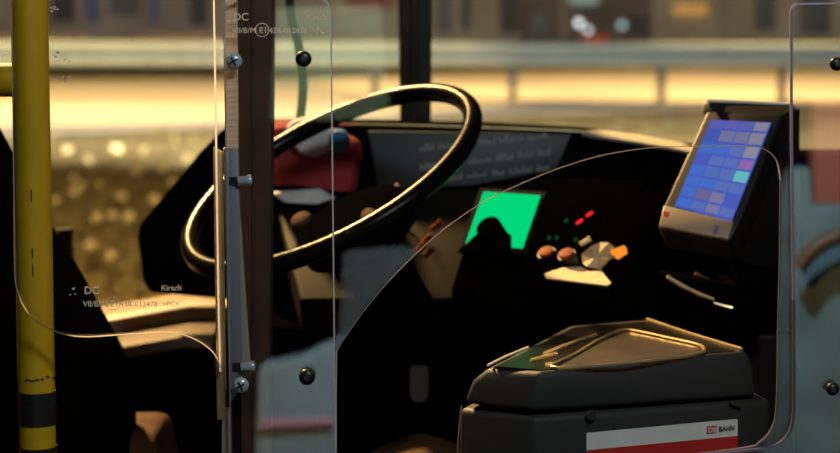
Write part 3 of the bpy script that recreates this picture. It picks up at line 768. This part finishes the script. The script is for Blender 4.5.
# top: glossy plate, tray rim, smoked window, slots
tpl = Plane((541, 372, 2.45), (748, 351, 2.56), (572, 325, 2.80))
bm = new(); prism(bm, [tpl.at(x, y, .0008) for x, y in ((495, 367), (541, 370.5), (735, 351), (646, 322), (574, 328))], Vector((0, 0, -.003)))
link('top_plate', bm, M['printertop'], lid)
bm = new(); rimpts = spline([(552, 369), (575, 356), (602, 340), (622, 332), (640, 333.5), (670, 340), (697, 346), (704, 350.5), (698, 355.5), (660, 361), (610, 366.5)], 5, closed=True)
tube(bm, [tpl.at(x, y, .002) for x, y in rimpts], .0022, 8, closed=True); link('tray_rim', bm, gold_glint, lid)
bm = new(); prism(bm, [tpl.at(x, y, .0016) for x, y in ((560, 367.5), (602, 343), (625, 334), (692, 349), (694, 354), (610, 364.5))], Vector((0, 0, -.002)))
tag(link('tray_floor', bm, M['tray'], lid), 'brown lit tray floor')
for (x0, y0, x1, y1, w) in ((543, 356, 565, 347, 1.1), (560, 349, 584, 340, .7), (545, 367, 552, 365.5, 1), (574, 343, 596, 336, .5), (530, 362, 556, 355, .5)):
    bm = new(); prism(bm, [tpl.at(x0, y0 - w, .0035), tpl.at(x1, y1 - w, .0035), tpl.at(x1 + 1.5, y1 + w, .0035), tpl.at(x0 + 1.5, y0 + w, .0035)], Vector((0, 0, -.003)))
    link('slot_glint', bm, gold_glint, lid)  # gold bars paint orange glints over the dark slots
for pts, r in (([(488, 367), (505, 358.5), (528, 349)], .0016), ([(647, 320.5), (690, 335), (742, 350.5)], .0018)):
    bm = new(); tube(bm, [tpl.at(x, y, .002) for x, y in pts], r, 8); tag(link('lid_glint', bm, M['trim'] if pts[0][0] < 500 else gold_glint, lid), 'painted highlight on the lid edge')  # pale and gold tubes paint the light along the lid
bm = new(); tube(bm, [P(461.5, 405, 2.505), P(458, 440, 2.507), P(457, 470, 2.507)], .0008, 6); link('body_edge', bm, gold_glint, body)
# front details
fn = Plane((538, 420, 2.4485), (772, 420, 2.5535), (538, 453, 2.4485))
def on_front(ol, lift, th=.001): return [fn.at(x, y, lift) for x, y in ol], fn.n * -th
stk = new(); a, v = on_front(((586, 433), (737, 419), (737, 470), (586, 484)), .0016, .002); prism(stk, a, v)
st = link('sticker', stk, M['white'], body); tag(st, 'white sticker with a red lower half')
bm = new(); a, v = on_front(((586, 450), (737, 435.5), (737, 470), (586, 484)), .0019); prism(bm, a, v); link('red_band', bm, M['red'], st)
bm = new(); a, v = on_front(((706, 426), (716, 425), (716, 432.8), (706, 433.8)), .0021); prism(bm, a, v); lg = link('logo', bm, mat('logo_red', (.5, .06, .06), .5), st)
def ftext(name, s, px, py, h, m, parent, lift, bold=0, squeeze=1):
    cu = bpy.data.curves.new(name, 'FONT'); cu.body = s; cu.size = h * 2.53 / FPX / .7; cu.extrude = .0002; cu.offset = bold
    t_ = bpy.data.objects.new('tmp', cu); COL.objects.link(t_); dg = bpy.context.evaluated_depsgraph_get(); dg.update()
    me = bpy.data.meshes.new_from_object(t_.evaluated_get(dg)); bpy.data.objects.remove(t_)
    o_ = fn.at(px, py, lift); ux = (fn.at(px + 20, py - 1.9, lift) - o_).normalized(); uy = fn.n.cross(ux).normalized()
    if uy.z < 0: uy = -uy
    mt = Matrix(((ux.x * squeeze, uy.x, fn.n.x, o_.x), (ux.y * squeeze, uy.y, fn.n.y, o_.y), (ux.z * squeeze, uy.z, fn.n.z, o_.z), (0, 0, 0, 1)))
    me.transform(mt); me.materials.clear(); me.materials.append(m)
    o = bpy.data.objects.new(name, me); COL.objects.link(o); o.parent = parent
    pm = Matrix.Identity(4); q = parent
    while q: pm = q.matrix_basis @ pm; q = q.parent
    o.matrix_basis = pm.inverted(); return o
ftext('lettering', 'BAHN', 717.8, 431.4, 5.2, M['dark'], st, .0024, .0002, .9)
ftext('logo_lettering', 'DB', 707.2, 432.3, 5, M['white'], lg, .0026, .0001)
bm = new(); c = fn.at(590, 414.5, .001); cyl(bm, c, c + fn.n * .004, .006, 20); lk = link('lock', bm, M['grey'], body, bev=.001)
bm = new(); cyl(bm, c + fn.n * .002 + Vector((.001, 0, .002)), c + fn.n * .0045 + Vector((.001, 0, .002)), .004, 16); link('key_hole', bm, M['dark'], lk)
bm = new(); a, v = on_front(((728, 400), (736, 402), (741, 405), (739, 407.5), (731, 405)), .004, .004); prism(bm, a, v); link('latch', bm, M['grey'], body, bev=.001)

# shelf beside the printer, on which it stands
sh = new(); zt_ = P(700, 326, 2.98).z
prism(sh, [Vector((.03, 2.45, zb)), Vector((.43, 2.5, zb)), Vector((.46, 2.86, zb)), Vector((.1, 2.86, zb))], Vector((0, 0, -.03)))
o = link('printer_shelf', sh, M['black']); 
b_ = new(); box(b_, .1, .4, 2.62, 2.84, 0, zb - .03); link('support', b_, M['black'], o)
tag(o, 'black cabinet shelf carrying the ticket printer', 'shelf')
br = new(); zt2 = P(700, 330, 2.95).z
box(br, P(700, 330, 2.95).x - .07, .52, 2.93, 3.05, 0, zt2)
link('side_console', br, mat('brown_black_top', (.008, .006, .004), .5, spec=.15), dash, bev=.01)

# hanging key tag
kt = thing('key_tag', P(419, 405, 2.95), 'small grey tag hanging left of the printer', 'tag')
pillow('tag_body', spline([(409.5, 370), (413, 366), (425, 366), (428.5, 370), (428.5, 395), (424, 403), (414, 403), (409.5, 395)], 3, closed=True), 2.95, .012, M['grey'], kt, .9)
bm = new(); tube(bm, [P(419, 368, 2.955), P(419.5, 355, 2.955), P(421, 330, 2.955), P(440, 300, 3.05)], .0015, 6); link('cord', bm, M['black'], kt)

# window latch knob on the sill
kn = new(); a = P(65, 247, 3.64); b = P(65, 231, 3.64); cyl(kn, a, b, .013, 20); cyl(kn, b, b + Vector((0, 0, .004)), .0165, 20)
box(kn, a.x - .012, a.x + .012, 3.62, 3.662, zs - .03, a.z)
o = link('window_knob', kn, M['olive'], bev=.001); tag(o, 'small round knob above the sill beside the seat', 'knob')

# ================================================================ PASSENGER SIDE (mirrored in the clear screens)
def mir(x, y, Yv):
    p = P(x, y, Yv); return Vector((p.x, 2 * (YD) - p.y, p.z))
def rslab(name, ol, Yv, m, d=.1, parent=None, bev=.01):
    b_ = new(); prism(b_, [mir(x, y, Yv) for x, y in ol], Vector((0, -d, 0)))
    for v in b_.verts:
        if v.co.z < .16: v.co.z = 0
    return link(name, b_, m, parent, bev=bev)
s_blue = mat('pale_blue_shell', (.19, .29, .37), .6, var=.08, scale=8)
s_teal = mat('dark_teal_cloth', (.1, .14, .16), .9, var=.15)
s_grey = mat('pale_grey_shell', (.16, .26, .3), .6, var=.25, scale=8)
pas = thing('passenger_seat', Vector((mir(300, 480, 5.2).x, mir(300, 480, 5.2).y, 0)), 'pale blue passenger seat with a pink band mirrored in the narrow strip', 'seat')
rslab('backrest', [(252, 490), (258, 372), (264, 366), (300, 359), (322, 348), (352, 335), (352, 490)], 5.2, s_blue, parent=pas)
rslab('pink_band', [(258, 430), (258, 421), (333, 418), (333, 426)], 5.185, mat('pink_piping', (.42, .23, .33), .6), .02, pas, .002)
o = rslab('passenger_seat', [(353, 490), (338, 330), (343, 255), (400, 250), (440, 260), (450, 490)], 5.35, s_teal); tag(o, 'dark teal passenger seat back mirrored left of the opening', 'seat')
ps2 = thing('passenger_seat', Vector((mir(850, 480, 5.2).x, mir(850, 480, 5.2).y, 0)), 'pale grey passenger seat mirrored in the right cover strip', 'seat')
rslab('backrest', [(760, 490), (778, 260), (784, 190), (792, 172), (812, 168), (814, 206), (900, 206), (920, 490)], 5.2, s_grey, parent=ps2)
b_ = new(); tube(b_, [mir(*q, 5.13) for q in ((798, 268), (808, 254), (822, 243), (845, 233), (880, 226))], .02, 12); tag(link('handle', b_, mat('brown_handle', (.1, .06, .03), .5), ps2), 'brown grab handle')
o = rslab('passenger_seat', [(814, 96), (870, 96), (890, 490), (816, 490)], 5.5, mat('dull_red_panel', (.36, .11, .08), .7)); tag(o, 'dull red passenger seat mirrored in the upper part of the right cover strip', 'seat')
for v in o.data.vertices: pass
cs = thing('reflector_stand', Vector((mir(330, 300, 5.65).x, mir(330, 300, 5.65).y, 0)), 'green coat on a thin stand added to tint the narrow strip', 'coat stand')
rslab('reflector', [(276, 8), (380, 4), (392, 120), (270, 122)], 5.6, mat('green_tint', (.15, .22, .14), .9), parent=cs)  # unseen green slab, added for the green tint in the strip
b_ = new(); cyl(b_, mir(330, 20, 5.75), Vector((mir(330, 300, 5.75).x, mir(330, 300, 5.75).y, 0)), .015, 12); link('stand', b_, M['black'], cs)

# ================================================================ LIGHTS
def area(name, loc, tgt, size, power, col, sy=None):
    l = bpy.data.lights.new(name, 'AREA'); l.energy = power; l.color = col; l.size = size
    if sy: l.shape = 'RECTANGLE'; l.size_y = sy
    o = bpy.data.objects.new(name, l); COL.objects.link(o); o.location = loc
    o.rotation_euler = (Vector(tgt) - Vector(loc)).to_track_quat('-Z', 'Y').to_euler(); return o
def spot(name, loc, tgt, power, col, ang, blend=.5, r=.05):
    l = bpy.data.lights.new(name, 'SPOT'); l.energy = power; l.color = col; l.spot_size = math.radians(ang); l.spot_blend = blend; l.shadow_soft_size = r
    o = bpy.data.objects.new(name, l); COL.objects.link(o); o.location = loc
    o.rotation_euler = (Vector(tgt) - Vector(loc)).to_track_quat('-Z', 'Y').to_euler(); return o
SOD = (1.0, .62, .24)
area('street_lamp_near', (-2.3, 6.6, 4.8), (0, 3.0, .9), .4, 1150, SOD)
spot('street_lamp_road', (-6, 30, 9), (-6, 33.5, 0), 21000, (1, .64, .22), 78, .15, .3)
spot('street_lamp_road', (6, 36, 9), (6, 39.5, 0), 21000, (1, .64, .22), 78, .15, .3)
spot('verge_fill', (-3.5, 8, 7), (-3, 16, GZ), 3600, (1, .72, .34), 70, .8, .3)  # added fill to brighten the grass, not a lamp of the street
spot('house_fill', (0, 16, 6), (0, 60, 2.2), 19000, (1, .93, .8), 110, .6, .3)  # added fill from the bus side for rail and house fronts
area('bus_ceiling_light', (.55, .8, 2.35), (.1, 2.4, .9), .6, 18, (.93, 1, .98), .25)
spot('mirrored_seat_fill', (.25, .9, 2.4), (.25, -.6, .7), 640, (.75, .95, 1), 100, .5, .06)  # added spot that brightens the seats mirrored in the screens

w = bpy.data.worlds.new('night'); S.world = w; w.use_nodes = True
w.node_tree.nodes['Background'].inputs[0].default_value = (.02, .025, .04, 1); w.node_tree.nodes['Background'].inputs[1].default_value = .12

S.view_settings.view_transform = 'Standard'; S.view_settings.look = 'None'; S.view_settings.exposure = 0; S.view_settings.gamma = 1
S.view_settings.use_curve_mapping = False
S.cycles.use_denoising = True
S.cycles.transparent_max_bounces = 32
S.cycles.max_bounces = 10
